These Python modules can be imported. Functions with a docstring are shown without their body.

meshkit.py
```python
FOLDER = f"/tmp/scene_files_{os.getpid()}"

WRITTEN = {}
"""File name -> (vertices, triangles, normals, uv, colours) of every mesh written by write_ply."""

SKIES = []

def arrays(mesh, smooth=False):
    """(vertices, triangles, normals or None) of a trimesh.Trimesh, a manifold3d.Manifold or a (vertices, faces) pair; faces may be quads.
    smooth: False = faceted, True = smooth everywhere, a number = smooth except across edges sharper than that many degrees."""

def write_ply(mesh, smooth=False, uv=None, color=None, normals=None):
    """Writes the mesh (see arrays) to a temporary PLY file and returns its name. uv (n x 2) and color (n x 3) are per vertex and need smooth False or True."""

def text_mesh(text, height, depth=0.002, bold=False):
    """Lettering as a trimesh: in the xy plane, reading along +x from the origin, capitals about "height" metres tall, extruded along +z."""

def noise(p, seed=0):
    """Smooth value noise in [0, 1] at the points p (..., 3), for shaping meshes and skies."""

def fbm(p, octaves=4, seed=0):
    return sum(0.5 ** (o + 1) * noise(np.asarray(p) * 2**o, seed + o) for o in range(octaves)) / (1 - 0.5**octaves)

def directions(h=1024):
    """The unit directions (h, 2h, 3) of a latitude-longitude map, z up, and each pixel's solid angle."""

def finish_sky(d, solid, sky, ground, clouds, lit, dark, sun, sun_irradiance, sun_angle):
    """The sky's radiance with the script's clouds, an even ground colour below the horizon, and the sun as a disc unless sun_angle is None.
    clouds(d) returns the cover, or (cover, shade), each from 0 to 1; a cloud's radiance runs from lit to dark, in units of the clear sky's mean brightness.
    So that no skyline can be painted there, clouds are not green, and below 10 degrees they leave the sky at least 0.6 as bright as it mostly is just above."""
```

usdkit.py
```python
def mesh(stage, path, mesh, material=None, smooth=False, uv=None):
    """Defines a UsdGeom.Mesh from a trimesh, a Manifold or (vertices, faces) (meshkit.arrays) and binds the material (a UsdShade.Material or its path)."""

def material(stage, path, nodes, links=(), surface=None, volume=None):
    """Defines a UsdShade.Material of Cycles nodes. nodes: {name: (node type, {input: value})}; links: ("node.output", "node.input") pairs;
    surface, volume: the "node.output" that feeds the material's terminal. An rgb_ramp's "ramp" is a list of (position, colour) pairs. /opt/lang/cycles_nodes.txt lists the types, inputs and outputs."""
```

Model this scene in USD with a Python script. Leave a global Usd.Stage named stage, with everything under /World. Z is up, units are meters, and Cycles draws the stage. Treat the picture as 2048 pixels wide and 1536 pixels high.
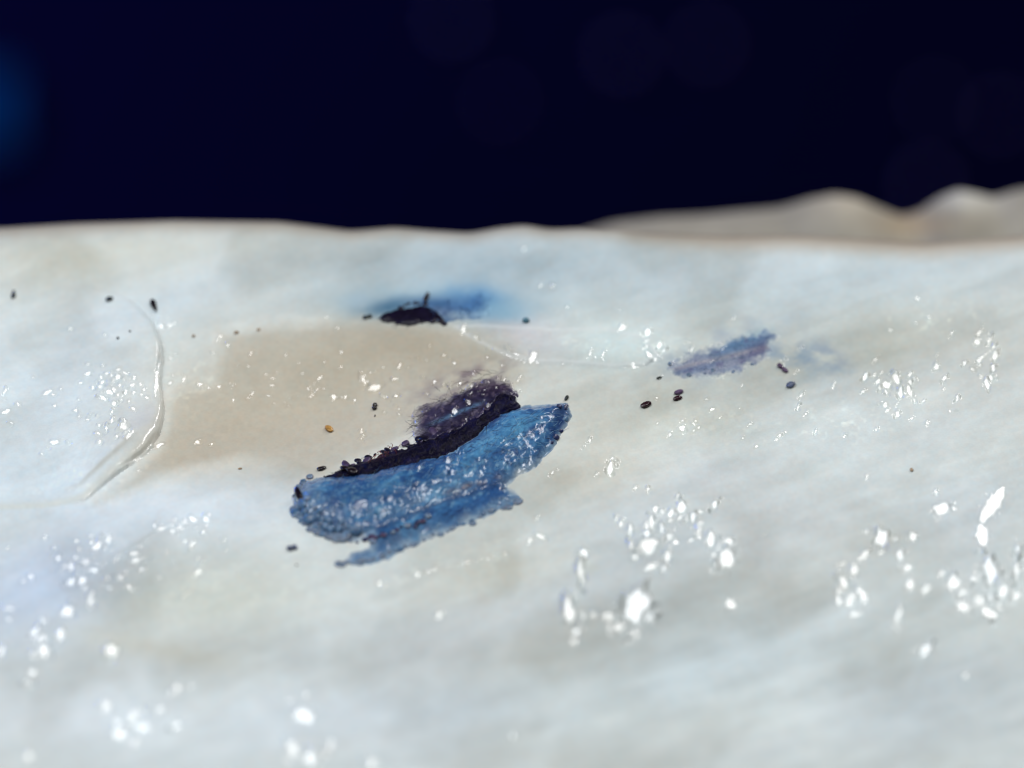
import math
import numpy as np
import trimesh
import usdkit
import meshkit
from pxr import Usd, UsdGeom, UsdLux, UsdShade, Gf, Sdf, Vt
from scipy.interpolate import RegularGridInterpolator
from scipy.ndimage import gaussian_filter, label as islands

stage = Usd.Stage.CreateInMemory()
UsdGeom.SetStageUpAxis(stage, 'Z')
UsdGeom.SetStageMetersPerUnit(stage, 1.0)
UsdGeom.Xform.Define(stage, '/World')
stage.SetDefaultPrim(stage.GetPrimAtPath('/World'))
rng = np.random.default_rng(11)
MM = 0.001
# ------------------------------------------------------------------ camera, lamps, exposure
ELEV = math.radians(38.0)
DIST = 300.0                       # mm, camera to the point in focus
PXMM = 64.0 / 2048.0               # mm per photograph pixel at the point in focus
SE, CE = math.sin(ELEV), math.cos(ELEV)
RIGHT, UP, FWD = np.array([1.0, 0, 0]), np.array([0, SE, CE]), np.array([0, CE, -SE])
CAM = -DIST * FWD
cam = UsdGeom.Camera.Define(stage, '/World/camera')
cam.CreateFocalLengthAttr(168.0)
cam.CreateHorizontalApertureAttr(168.0 * 64.0 / DIST)
cam.CreateVerticalApertureAttr(168.0 * 48.0 / DIST)
cam.CreateFStopAttr(18.5)
cam.CreateFocusDistanceAttr(0.2965)
cam.CreateClippingRangeAttr(Gf.Vec2f(0.01, 20))
cam.CreateExposureAttr(-0.06)


def frame_matrix(r, u, b, p):
    return Gf.Matrix4d(*r, 0, *u, 0, *b, 0, *p, 1)


cam.AddTransformOp().Set(frame_matrix(RIGHT, UP, -FWD, CAM * MM))


def aim(prim, pos, target=(0, 0, 0)):
    pos, target = np.array(pos, float), np.array(target, float)
    b = pos - target
    b /= np.linalg.norm(b)
    r = np.cross([0, 1.0, 0.02], b)
    r /= np.linalg.norm(r)
    u = np.cross(b, r)
    prim.AddTransformOp().Set(frame_matrix(r, u, b, pos * MM))


KEY_POS = np.array([75.0, 25.0, 240.0])
KEY2_POS = np.array([-110.0, 10.0, 230.0])


def disk(name, pos, radius, intensity, color):
    l = UsdLux.DiskLight.Define(stage, '/World/' + name)
    l.CreateRadiusAttr(radius * MM)
    l.CreateIntensityAttr(intensity)
    l.CreateColorAttr(Gf.Vec3f(*color))
    aim(l, pos)
    return l


def rect(name, pos, w, h, intensity, color, target=(0, 0, 0)):
    l = UsdLux.RectLight.Define(stage, '/World/' + name)
    l.CreateWidthAttr(w * MM)
    l.CreateHeightAttr(h * MM)
    l.CreateIntensityAttr(intensity)
    l.CreateColorAttr(Gf.Vec3f(*color))
    aim(l, pos, target)
    return l


disk('gooseneck_lamp_right', KEY_POS, 21, 40, (1.0, 0.985, 0.96))
disk('gooseneck_lamp_left', KEY2_POS, 22, 42, (0.97, 0.985, 1.0))
STRIP_A, STRIP_B = np.array([107.0, 218.0, 59.0]), np.array([137.0, 99.0, 184.0])
sl = UsdLux.RectLight.Define(stage, '/World/strip_lamp')
sl.CreateWidthAttr(8 * MM)
sl.CreateHeightAttr(float(np.linalg.norm(STRIP_B - STRIP_A)) * MM)
sl.CreateIntensityAttr(46)
sl.CreateColorAttr(Gf.Vec3f(1.0, 0.97, 0.95))
sb = (STRIP_A + STRIP_B) / 2
su = (STRIP_B - STRIP_A) / np.linalg.norm(STRIP_B - STRIP_A)
sn = sb / np.linalg.norm(sb)
sr = np.cross(su, sn)
sr /= np.linalg.norm(sr)
sn = np.cross(sr, su)
sl.AddTransformOp().Set(frame_matrix(sr, su, sn, sb * MM))
LAMPS = [KEY_POS, KEY2_POS] + [STRIP_A + (STRIP_B - STRIP_A) * t for t in np.linspace(0.05, 0.95, 13)]
rect('soft_lamp', (-170, -60, 400), 420, 420, 1.5, (0.97, 0.99, 1.0))
rect('blue_lamp', (-300, 330, 60), 60, 60, 90.0, (0.01, 0.14, 1.0), (-150, 380, -300))


# ------------------------------------------------------------------ helpers
def project(p):
    d = np.asarray(p) - CAM
    w = d @ FWD
    k = DIST / w / PXMM
    return 1024 + (d @ RIGHT) * k, 768 - (d @ UP) * k


def ray(u, v):
    u, v = np.asarray(u, float), np.asarray(v, float)
    return FWD + ((u - 1024) * PXMM / DIST)[..., None] * RIGHT + ((768 - v) * PXMM / DIST)[..., None] * UP


def lin(c):
    c = np.asarray(c, float) / 255.0
    return np.where(c <= 0.04045, c / 12.92, ((c + 0.055) / 1.055) ** 2.4)


def sstep(a, b, x):
    t = np.clip((x - a) / (b - a), 0, 1)
    return t * t * (3 - 2 * t)


def sdf(poly, u, v):
    """signed distance in pixels, positive inside"""
    poly = np.asarray(poly, float)
    best, inside = np.full(u.shape, 1e9), np.zeros(u.shape, bool)
    for (ax, ay), (bx, by) in zip(poly, np.roll(poly, -1, 0)):
        ex, ey = bx - ax, by - ay
        t = np.clip(((u - ax) * ex + (v - ay) * ey) / (ex * ex + ey * ey + 1e-9), 0, 1)
        best = np.minimum(best, (u - ax - t * ex) ** 2 + (v - ay - t * ey) ** 2)
        cross = (ay > v) != (by > v)
        if ey != 0:
            inside ^= cross & (u < ex * (v - ay) / ey + ax)
    d = np.sqrt(best)
    return np.where(inside, d, -d)


def sdf_near(poly, u, v, pad):
    """sdf evaluated only near the polygon, -pad elsewhere"""
    poly = np.asarray(poly, float)
    out = np.full(u.shape, -float(pad))
    m = (u > poly[:, 0].min() - pad) & (u < poly[:, 0].max() + pad) & (v > poly[:, 1].min() - pad) & (v < poly[:, 1].max() + pad)
    out[m] = sdf(poly, u[m], v[m])
    return out


def blob(u, v, x, y, rx, ry, deg=0.0):
    a = math.radians(deg)
    dx, dy = u - x, -(v - y)
    p, q = dx * math.cos(a) + dy * math.sin(a), -dx * math.sin(a) + dy * math.cos(a)
    return np.exp(-((p / rx) ** 2 + (q / ry) ** 2))


def n2(u, v, s, seed, deg=0.0, stretch=1.0, octaves=3):
    """fbm noise in [-1, 1] over the sheet, period s, stretched along deg"""
    a = math.radians(deg)
    p, q = u * math.cos(a) - v * math.sin(a), u * math.sin(a) + v * math.cos(a)
    return 2 * meshkit.fbm(np.stack([p / (s * stretch), q / s, np.full_like(p, seed * 7.3)], -1), octaves, seed) - 1


names = {}


def numbered(parent, name):
    n = names.get((parent, name), 0)
    names[(parent, name)] = n + 1
    return f'{parent}/{name}' + (f'_{n:03d}' if n else '')


def custom(prim, **kw):
    for k, t in kw.items():
        if t:
            prim.SetCustomDataByKey(k, t)
    return prim


def thing(name, label, category, group=None):
    x = UsdGeom.Xform.Define(stage, numbered('/World', name))
    custom(x.GetPrim(), label=label, category=category, group=group)
    return str(x.GetPath())


def put(name, mesh, mat, parent='/World', smooth=True, tint=None, **kw):
    m = usdkit.mesh(stage, numbered(parent, name), mesh, mat, smooth)
    if tint is not None:
        UsdGeom.PrimvarsAPI(m).CreatePrimvar('tint', Sdf.ValueTypeNames.Color3fArray, 'vertex').Set(Vt.Vec3fArray.FromNumpy(np.asarray(tint, np.float32)))
    custom(m.GetPrim(), **kw)
    return m


def mat(name, nodes, links=(), surface='p.BSDF'):
    return usdkit.material(stage, '/World/Looks/' + name, nodes, links, surface=surface)


# ------------------------------------------------------------------ materials
def tinted(name, rough, sss, spec=0.5, mottles=(), bump=None, sss_scale=0.0005):
    """tint primvar, modulated by fine noise; mottles: (scale, dark, bright)"""
    nodes = {'a': ('attribute', {'attribute': 'tint'}), 'g': ('geometry', {}),
             'p': ('principled_bsdf', {'roughness': rough, 'specular_ior_level': spec, 'ior': 1.4, 'subsurface_weight': sss,
                                       'subsurface_scale': sss_scale, 'subsurface_radius': (1.0, 0.9, 0.75)})}
    links, col = [], 'a.color'
    for i, (s, lo, hi, det) in enumerate(mottles):
        nodes[f'n{i}'] = ('noise_texture', {'scale': s, 'detail': det, 'roughness': 0.6})
        nodes[f'r{i}'] = ('rgb_ramp', {'ramp': [(0.3, lo), (0.7, hi)]})
        nodes[f'm{i}'] = ('mix', {'mix_type': 'multiply', 'fac': 1.0})
        links += [('g.position', f'n{i}.vector'), (f'n{i}.fac', f'r{i}.fac'), (col, f'm{i}.color1'), (f'r{i}.color', f'm{i}.color2')]
        col = f'm{i}.color'
    links.append((col, 'p.base_color'))
    if bump:
        nodes['bn'] = ('noise_texture', {'scale': bump[0], 'detail': 3.0})
        nodes['b'] = ('bump', {'strength': bump[1], 'distance': bump[2]})
        links += [('g.position', 'bn.vector'), ('bn.fac', 'b.height'), ('b.normal', 'p.normal')]
    return mat(name, nodes, links)


FLESH = tinted('wet_flesh', 0.17, 0.0, 0.5, [(420, (0.965, 0.965, 0.965), (1.035, 1.035, 1.035), 4.0), (7000, (0.975, 0.975, 0.98), (1.025, 1.025, 1.02), 2.0)], (4200, 0.05, 0.0001))
DULL = tinted('dull_flesh', 0.6, 0.0, 0.15, [(300, (0.93, 0.93, 0.93), (1.06, 1.06, 1.06), 3.0)])
BLUE = tinted('blue_felt', 0.18, 0.0, 0.5, [(900, (0.82, 0.85, 0.88), (1.2, 1.17, 1.14), 4.0), (5500, (0.78, 0.82, 0.86), (1.25, 1.2, 1.16), 3.0)], (3500, 0.10, 0.0002), 0.0004)


GLAZE = tinted('dark_glaze', 0.17, 0.0, 0.5, [(5000, (0.8, 0.8, 0.82), (1.2, 1.2, 1.18), 3.0)], (3000, 0.08, 0.0002))
PITCH = tinted('dark_pitch', 0.45, 0.0, 0.12, [(5000, (0.7, 0.7, 0.75), (1.3, 1.3, 1.25), 3.0)], (3000, 0.5, 0.0002))


def plain(name, color, rough, spec=0.5, sss=0.0, vary=0.35, scale=3000):
    lo, hi = [max(0, c * (1 - vary)) for c in color], [c * (1 + vary) for c in color]
    return mat(name, {'g': ('geometry', {}), 'n': ('noise_texture', {'scale': scale, 'detail': 3.0}), 'r': ('rgb_ramp', {'ramp': [(0.3, lo), (0.7, hi)]}),
                      'p': ('principled_bsdf', {'roughness': rough, 'specular_ior_level': spec, 'subsurface_weight': sss, 'subsurface_scale': 0.0003})},
               [('g.position', 'n.vector'), ('n.fac', 'r.fac'), ('r.color', 'p.base_color')])


def srgb(*c):
    return tuple(lin(c))


CELL_BLUE = plain('cell_blue', srgb(78, 112, 148), 0.3, 0.4, 0.2)
CELL_GREY = plain('cell_grey_blue', srgb(108, 124, 148), 0.3, 0.4, 0.2)
CELL_NAVY = plain('cell_navy', srgb(36, 46, 86), 0.3, 0.4)
CELL_DARK = plain('cell_dark', srgb(16, 12, 34), 0.35, 0.3)
CELL_PLUM = plain('cell_plum', srgb(70, 58, 88), 0.35, 0.3)
FIB_PALE = plain('fibre_pale', srgb(128, 170, 200), 0.4, 0.5)
FIB_BLUE = plain('fibre_blue', srgb(52, 92, 142), 0.4, 0.5)
FIB_NAVY = plain('fibre_navy', srgb(22, 38, 82), 0.4, 0.4)
FIB_DARK = plain('fibre_dark', srgb(38, 30, 50), 0.45, 0.2)
FIB_RUST = plain('fibre_rust', srgb(120, 52, 36), 0.45, 0.3)
GRAIN_BLACK = plain('grain_black', srgb(24, 16, 26), 0.22, 0.5)
GRAIN_RED = plain('grain_dark_red', srgb(46, 18, 30), 0.25, 0.5)
GRAIN_PLUM = plain('grain_plum', srgb(84, 66, 96), 0.35, 0.3)
GRAIN_BLUE = plain('grain_slate_blue', srgb(88, 98, 122), 0.35, 0.3)
GRAIN_GREEN = plain('grain_green_black', srgb(44, 52, 50), 0.4, 0.3)
GRAIN_TEAL = plain('grain_teal', srgb(70, 112, 130), 0.4, 0.3)
GRAIN_AMBER = plain('grain_amber', srgb(186, 140, 74), 0.35, 0.4)
GRAIN_TAN = plain('grain_tan', srgb(158, 136, 112), 0.45, 0.3)

# ------------------------------------------------------------------ the setting: dark backdrop far behind and the plate underneath
NAVY = plain('navy_card', (0.0024, 0.0020, 0.026), 0.9, 0.1, 0.0, 0.12, 9)
PLATE = plain('dark_plate', (0.012, 0.012, 0.03), 0.5, 0.3, 0.0, 0.2, 40)


def box_mesh(ext, centre):
    b = trimesh.creation.box(np.array(ext) * MM)
    b.apply_translation(np.array(centre) * MM)
    return b


BACK = 450.0                       # mm behind the point in focus
bm = trimesh.creation.box(np.array([900, 700, 4.0]) * MM)
BT = np.eye(4)
BT[:3, 0], BT[:3, 1], BT[:3, 2], BT[:3, 3] = RIGHT, UP, -FWD, (FWD * (BACK + 2)) * MM
bm.apply_transform(BT)
put('backdrop', bm, NAVY, smooth=False, kind='structure', label='dark navy card far behind the pale tissue', category='backdrop')
put('stage_plate', box_mesh((130, 100, 3), (0, -12, -27.6)), PLATE, smooth=False, kind='structure', label='dark plate under the pale tissue', category='plate')

# ------------------------------------------------------------------ the pale tissue: one height field in millimetres
xs = np.concatenate([np.linspace(-44, -35.6, 30)[:-1], np.arange(-35.6, 35.6, 0.062), np.linspace(35.6, 44, 30)])
ys = np.concatenate([np.linspace(-52, -37, 60)[:-1], np.arange(-37, 24, 0.1), np.linspace(24, 34, 30)])
X, Y = np.meshgrid(xs, ys)
NY, NX = X.shape

EDGE = np.array([(-300, 462), (0, 456), (150, 447), (350, 441), (560, 444), (650, 455), (700, 462), (790, 455), (860, 461), (940, 466), (1000, 455), (1050, 450), (1100, 459), (1160, 456),
                 (1230, 458), (1300, 466), (1450, 472), (1600, 470), (1700, 476), (1850, 486), (1950, 478), (2060, 470), (2400, 476)], float)
RROLL = 8.0
y0 = np.full(NX, 16.0)
tt = RROLL * math.tan(ELEV)
for _ in range(6):
    y_s, z_s = y0 + tt, -tt * tt / (2 * RROLL)
    U_, V_ = project(np.stack([xs, y_s, np.full(NX, z_s)], -1))
    y0 += (V_ - np.interp(U_, EDGE[:, 0], EDGE[:, 1])) * PXMM / SE * 0.95
y0 = gaussian_filter(y0, 6)
t_ = np.maximum(Y - y0[None, :], 0)
Z = -t_ ** 2 / (2 * RROLL)
Z = np.maximum(Z, -26.0 + 0.0 * t_)
fade = 1 - sstep(-1.0, 4.0, Y - y0[None, :])         # the macro relief dies out before the rear edge


def uv(Zf):
    return project(np.stack([X, Y, Zf], -1))


U, V = uv(Z)
# slow swells: (x, y, rx, ry, angle, height mm)
for x, y, rx, ry, a, h in [(1300, 1180, 210, 150, 10, 1.1), (1820, 1130, 230, 170, 0, 1.0), (560, 1230, 260, 110, 8, 0.7), (180, 1120, 230, 90, 20, 0.5), (600, 800, 300, 120, -4, -1.1),
                           (1000, 1330, 400, 120, 10, 0.8), (1300, 900, 200, 60, -20, -0.6), (1750, 720, 200, 60, 5, -0.5), (1500, 600, 500, 70, 3, 0.6), (900, 560, 300, 60, 0, 0.4),
                           (300, 560, 300, 60, 5, 0.3), (1600, 930, 200, 60, 12, 0.35), (300, 1330, 200, 100, -10, 0.5), (1650, 1350, 260, 90, 8, -0.4), (1180, 700, 190, 40, -8, 0.35)]:
    Z = Z + h * blob(U, V, x, y, rx, ry, a) * fade
U, V = uv(Z)
Z = Z + fade * (0.20 * n2(U, V, 120, 6, 20, 1.5, 2) + 0.34 * n2(U, V, 240, 3, 14, 2.0) + 0.07 * n2(U, V, 80, 4, 18, 2.5) + 0.012 * n2(U, V, 26, 5, 15, 1.6))
# soft oblique creases of the right half
cr = n2(U, V, 55, 9, 20, 5.0, 2)
Z = Z - fade * 0.025 * np.exp(-(cr / 0.16) ** 2) * sstep(1050, 1300, U)
U, V = uv(Z)

# ------------------------------------------------------------------ colour of the flesh (its own pigment: chalky, creamy or glassy tissue)
ALB = 0.80
HOLLOW = [(434, 665), (500, 656), (600, 650), (700, 644), (780, 650), (880, 650), (930, 680), (985, 715), (1040, 748), (1050, 775), (960, 790), (860, 860), (760, 905), (650, 945), (600, 930), (540, 918), (470, 915), (400, 930), (330, 950),
          (260, 985), (190, 1004), (262, 948), (320, 888), (335, 840), (335, 800), (360, 775), (428, 768), (436, 720)]


def flesh_colour(u, v):
    c = np.empty(u.shape + (3,))
    c[:] = (186, 193, 192)
    for x, y, rx, ry, a, col, k in [
        (220, 510, 420, 70, 4, (187, 189, 179), 0.9), (1000, 530, 400, 60, 0, (152, 168, 175), 0.9), (1600, 560, 520, 80, 3, (170, 183, 189), 0.9),
        (170, 800, 200, 170, 0, (212, 226, 236), 0.95), (60, 950, 260, 90, 12, (206, 219, 227), 0.85), (330, 620, 240, 50, 25, (187, 198, 204), 0.7),
        (560, 830, 300, 110, -4, (176, 171, 158), 0.9), (700, 720, 240, 75, 4, (168, 163, 149), 0.95), (840, 690, 160, 50, -15, (158, 152, 138), 0.9), (400, 900, 150, 70, 10, (170, 162, 146), 0.8),
        (1230, 850, 180, 110, -25, (184, 184, 174), 0.8), (1180, 960, 130, 60, 0, (180, 178, 168), 0.6), (1780, 710, 240, 75, 8, (162, 165, 158), 0.9), (1950, 780, 160, 110, 0, (178, 180, 174), 0.6),
        (1060, 670, 90, 45, -25, (187, 187, 194), 0.8), (1230, 690, 130, 50, 0, (190, 206, 207), 0.7),
        (1400, 880, 150, 60, -10, (190, 196, 188), 0.5), (1620, 860, 90, 30, 15, (194, 202, 199), 0.5), (1550, 1010, 200, 80, -30, (175, 179, 177), 0.6),
        (80, 1180, 190, 110, 20, (176, 191, 213), 0.8), (400, 1015, 230, 60, 5, (191, 201, 210), 0.8), (420, 1200, 220, 70, 10, (194, 196, 180), 0.6), (320, 1300, 180, 22, -12, (178, 175, 160), 0.5),
        (1300, 1150, 230, 150, 0, (178, 186, 188), 0.7), (1350, 1350, 420, 90, 14, (193, 205, 210), 0.9), (1900, 1390, 260, 110, 10, (172, 181, 184), 0.8), (850, 1310, 330, 90, 5, (172, 176, 174), 0.7),
        (700, 1450, 340, 90, 0, (196, 206, 213), 0.8), (1500, 1080, 40, 150, 30, (168, 170, 167), 0.5), (1930, 1060, 90, 110, 0, (174, 183, 189), 0.5),
        (150, 1420, 280, 100, 0, (203, 211, 215), 0.8), (1000, 1150, 250, 50, 12, (190, 191, 180), 0.5)]:
        w = (blob(u, v, x, y, rx, ry, a) * k)[..., None]
        c = c * (1 - w) + np.array(col) * w
    c += 7.0 * n2(u, v, 150, 21, 14, 2.0)[..., None] + np.array([4.0, 1.5, -3.0]) * n2(u, v, 210, 22, 10, 2.0)[..., None]
    right = sstep(950, 1250, u)
    c += (7.5 * n2(u, v, 26, 23, 16, 6.0, 2) * right)[..., None]
    c += (6.0 * n2(u, v, 34, 24, 22, 4.0, 3) * (1 - right))[..., None]
    # the glassy tan hollow between the flap and the patches
    wu, wv = u + 9 * n2(u, v, 70, 26), v + 9 * n2(u, v, 70, 27)
    hd = sdf_near(HOLLOW, wu, wv, 60)
    w = (sstep(-34, 46, hd + 14 * n2(u, v, 34, 30) + 6 * n2(u, v, 12, 31)) * 0.6)[..., None]
    c = c * (1 - w) + (np.array([179, 172, 157]) + 8 * n2(u, v, 50, 28, 10, 2)[..., None] + 4 * n2(u, v, 16, 32, 10, 2)[..., None] - 9 * blob(u, v, 830, 690, 150, 50, -15)[..., None]) * w
    c += (9 * np.exp(-((hd + 12) / 9.0) ** 2) * (0.5 + n2(u, v, 40, 29)))[..., None]
    # layered membranes: thin pale rims, tan glassy gaps, fibres
    out = 1 - sstep(0, 20, hd)
    wu, wv = u + 60 * n2(u, v, 190, 101, 0, 1, 2), v + 45 * n2(u, v, 170, 102, 0, 1, 2)
    m_a, m_b = n2(wu, wv, 150, 103, 12, 1.4, 3), n2(wu, wv, 62, 104, 14, 1.9, 3)
    c += ((5 * np.exp(-(m_a / 0.22) ** 2) + 4 * np.exp(-((m_b - 0.05) / 0.2) ** 2)) * out)[..., None] * np.array([0.95, 1.05, 1.1])
    c -= (np.clip(m_a - 0.06, 0, 0.3) * 30 * out)[..., None] * np.array([0.85, 1.0, 1.25])
    c += (np.clip(-m_a - 0.06, 0, 0.3) * 36 * out)[..., None] * np.array([0.9, 1.0, 1.1])
    c += (4.5 * n2(u + 0.3 * (wu - u), v + 0.3 * (wv - v), 14, 105, 17, 9.0, 3) * out)[..., None]
    c += 4.0 * n2(u, v, 6, 106, 0, 1.3, 2)[..., None] + np.array([3.0, -1.0, -3.0]) * n2(u, v, 7, 107, 0, 1.2, 2)[..., None]
    # chalky white flecks under the skin
    fl = np.maximum(0, n2(u, v, 11, 25, 5, 1.2, 2) - 0.15)
    for x, y, rx, ry, a, k in [(1880, 635, 110, 26, 6, 60), (1680, 850, 120, 40, 10, 45), (1250, 690, 140, 30, 0, 50), (390, 760, 50, 60, 0, 45), (180, 960, 140, 50, 20, 30), (480, 1180, 220, 60, 10, 28), (900, 1130, 200, 30, 12, 30), (1450, 850, 120, 40, 0, 28)]:
        c += (fl * blob(u, v, x, y, rx, ry, a) * k)[..., None] * np.array([1, 1, 0.8])
    return c


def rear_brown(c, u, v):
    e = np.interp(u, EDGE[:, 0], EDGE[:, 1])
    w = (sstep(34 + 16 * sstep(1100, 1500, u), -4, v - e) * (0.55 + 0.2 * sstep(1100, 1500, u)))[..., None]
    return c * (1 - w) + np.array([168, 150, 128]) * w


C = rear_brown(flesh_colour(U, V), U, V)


def stain(c, w, col):
    w = np.clip(w, 0, 1)[..., None]
    return c * (1 - w) + np.array(col, float) * w


# dye that has soaked into the flesh around the three patches
rag = n2(U, V, 22, 31, 5, 1.6, 4)
C = stain(C, (blob(U, V, 880, 602, 190, 36, 0) * 0.7 + 0.35 * rag * blob(U, V, 850, 600, 180, 38)), (138, 168, 186))
C = stain(C, blob(U, V, 952, 602, 58, 30, -12) * (0.95 + 0.5 * rag), (82, 130, 174))
C = stain(C, blob(U, V, 880, 608, 85, 15, 0) * 0.85, (50, 86, 130))
C = stain(C, blob(U, V, 1010, 612, 70, 24, -6) * 0.45, (134, 168, 186))
C = stain(C, blob(U, V, 715, 600, 50, 26, 0) * 0.35, (142, 170, 186))
C = stain(C, blob(U, V, 1000, 622, 56, 16, -8) * (0.6 + 0.4 * rag), (128, 164, 184))
C = stain(C, blob(U, V, 772, 616, 52, 16, 8) * (0.85 + 0.5 * rag), (70, 104, 130))
C = stain(C, blob(U, V, 1605, 716, 85, 36, -12) * np.clip(0.42 + 1.3 * rag, 0, 1), (118, 142, 166))
C = stain(C, blob(U, V, 1440, 706, 130, 46, 16) * np.clip(0.30 + 1.2 * rag, 0, 0.8), (134, 150, 170))
C = stain(C, blob(U, V, 1655, 715, 30, 16, -10) * np.clip(0.2 + 1.2 * rag, 0, 1), (130, 140, 162))
C = stain(C, blob(U, V, 1520, 668, 30, 12, 10) * 0.5, (130, 158, 170))
C = stain(C, blob(U, V, 930, 760, 90, 22, 18) * np.clip(0.25 + 1.1 * n2(U, V, 14, 33, 20, 2.2, 3), 0, 0.8), (96, 84, 96))
C = stain(C, blob(U, V, 845, 850, 40, 26, 20) * np.clip(0.2 + 1.0 * n2(U, V, 12, 34, 20, 2.2, 3), 0, 0.7), (110, 100, 110))
C = stain(C, blob(U, V, 720, 600, 24, 16, 0) * 0.35, (150, 172, 190))
FLESH_C = C.copy()

# ------------------------------------------------------------------ layers that lie on it: (name, thickness in mm, colour)
ZT = Z.copy()
layers = []                        # (key, Z, mask, colour)


def layer(key, T, colour, dist):
    """T > 0: thickness above what is there; the sheet dips under it at its outline"""
    global ZT
    Zl = ZT + np.where(T > 0, T, np.maximum(T, -0.06))
    lab, n = islands(dist > -14.0)
    if n > 1:                      # one sheet, no stray islands
        lab = lab == 1 + np.argmax(np.bincount(lab.ravel())[1:])
    layers.append([key, Zl, lab > 0, colour])
    ZT = np.where(lab > 0, np.maximum(ZT, Zl), ZT)


cut = np.zeros(Z.shape, bool)


def swelling(key, T, colour, dist):
    """a piece of the flesh itself: it swells by T and is cut out of the main sheet along its outline"""
    global ZT, Z, cut, FLESH_C
    Z = Z + np.maximum(T, 0)
    ZT = Z.copy()
    lab, _ = islands((dist > 0) & ~cut)
    m = lab == 1 + np.argmax(np.bincount(lab.ravel())[1:])
    cut |= m
    FLESH_C = np.where(m[..., None], colour, FLESH_C)
    layers.append([key, None, m, None])


# left flap: a swollen glassy membrane, steep on its right rim and lower right, melting into the flesh above and at the left
FLAP = [(-900, 500), (150, 560), (262, 600), (312, 650), (327, 700), (322, 760), (329, 820), (319, 868), (292, 905), (252, 938), (205, 975), (170, 1003), (90, 1016), (-60, 1024), (-900, 1040)]
warp = 3.0 * n2(U, V, 60, 41)
d = sdf_near(FLAP, U + warp, V + warp, 140)
rise = sstep(560, 705, V + 0.25 * (300 - U)) * (0.12 + 0.88 * sstep(90, 300, U))
width = 20 + 8 * n2(U, V, 45, 43) + 16 * sstep(840, 900, V) + 120 * sstep(170, 40, U)
T = np.where(d > 0, (0.8 * (1 - 0.3 * sstep(690, 800, V) * sstep(900, 830, V)) * np.sqrt(np.clip(1 - (1 - np.clip(d / width, 0, 1)) ** 2.2, 0, 1))) * rise, d * 0.01)
T = np.where(d > 0, T + 0.10 * np.exp(-((d - 32) / 12.0) ** 2) * sstep(840, 900, V) * sstep(120, 220, U), T)
flap_c = FLESH_C.copy()
rim = np.exp(-((d - 6) / 7.0) ** 2) * sstep(780, 840, V)
flap_c = stain(flap_c, rim * 0.35, (202, 200, 186))
flap_c = stain(flap_c, np.exp(-((d - 27) / 5.0) ** 2) * sstep(860, 910, V) * sstep(110, 200, U) * 0.5, (160, 158, 150))
flap_c = stain(flap_c, blob(U, V, 285, 850, 40, 30, 30) * 0.45, (176, 180, 186))
flap_c += (9 * n2(U, V, 9, 42, 62, 4.0, 2) * blob(U, V, 190, 930, 90, 50, 20))[..., None]
swelling('membrane_flap', T, flap_c, d)
# thin film between the upper and the large patch
FILM = [(900, 650), (950, 648), (1020, 650), (1110, 655), (1200, 650), (1290, 672), (1322, 712), (1290, 734), (1230, 738), (1180, 733), (1120, 728), (1080, 728), (1030, 718), (985, 702), (940, 678)]
d = sdf_near(FILM, U + warp, V + warp, 120)
soft = sstep(722, 660, V)
e_ = np.clip(d / (18 + 30 * soft), 0, 1)
T = np.where(d > 0, 0.16 * (1 - soft) * np.sqrt(np.clip(1 - (1 - e_) ** 2, 0, 1)), 0)
film_c = stain(FLESH_C, np.exp(-((d - 4) / 4.0) ** 2) * 0.4, (206, 212, 214))
swelling('membrane_film', T, film_c, d)

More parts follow.
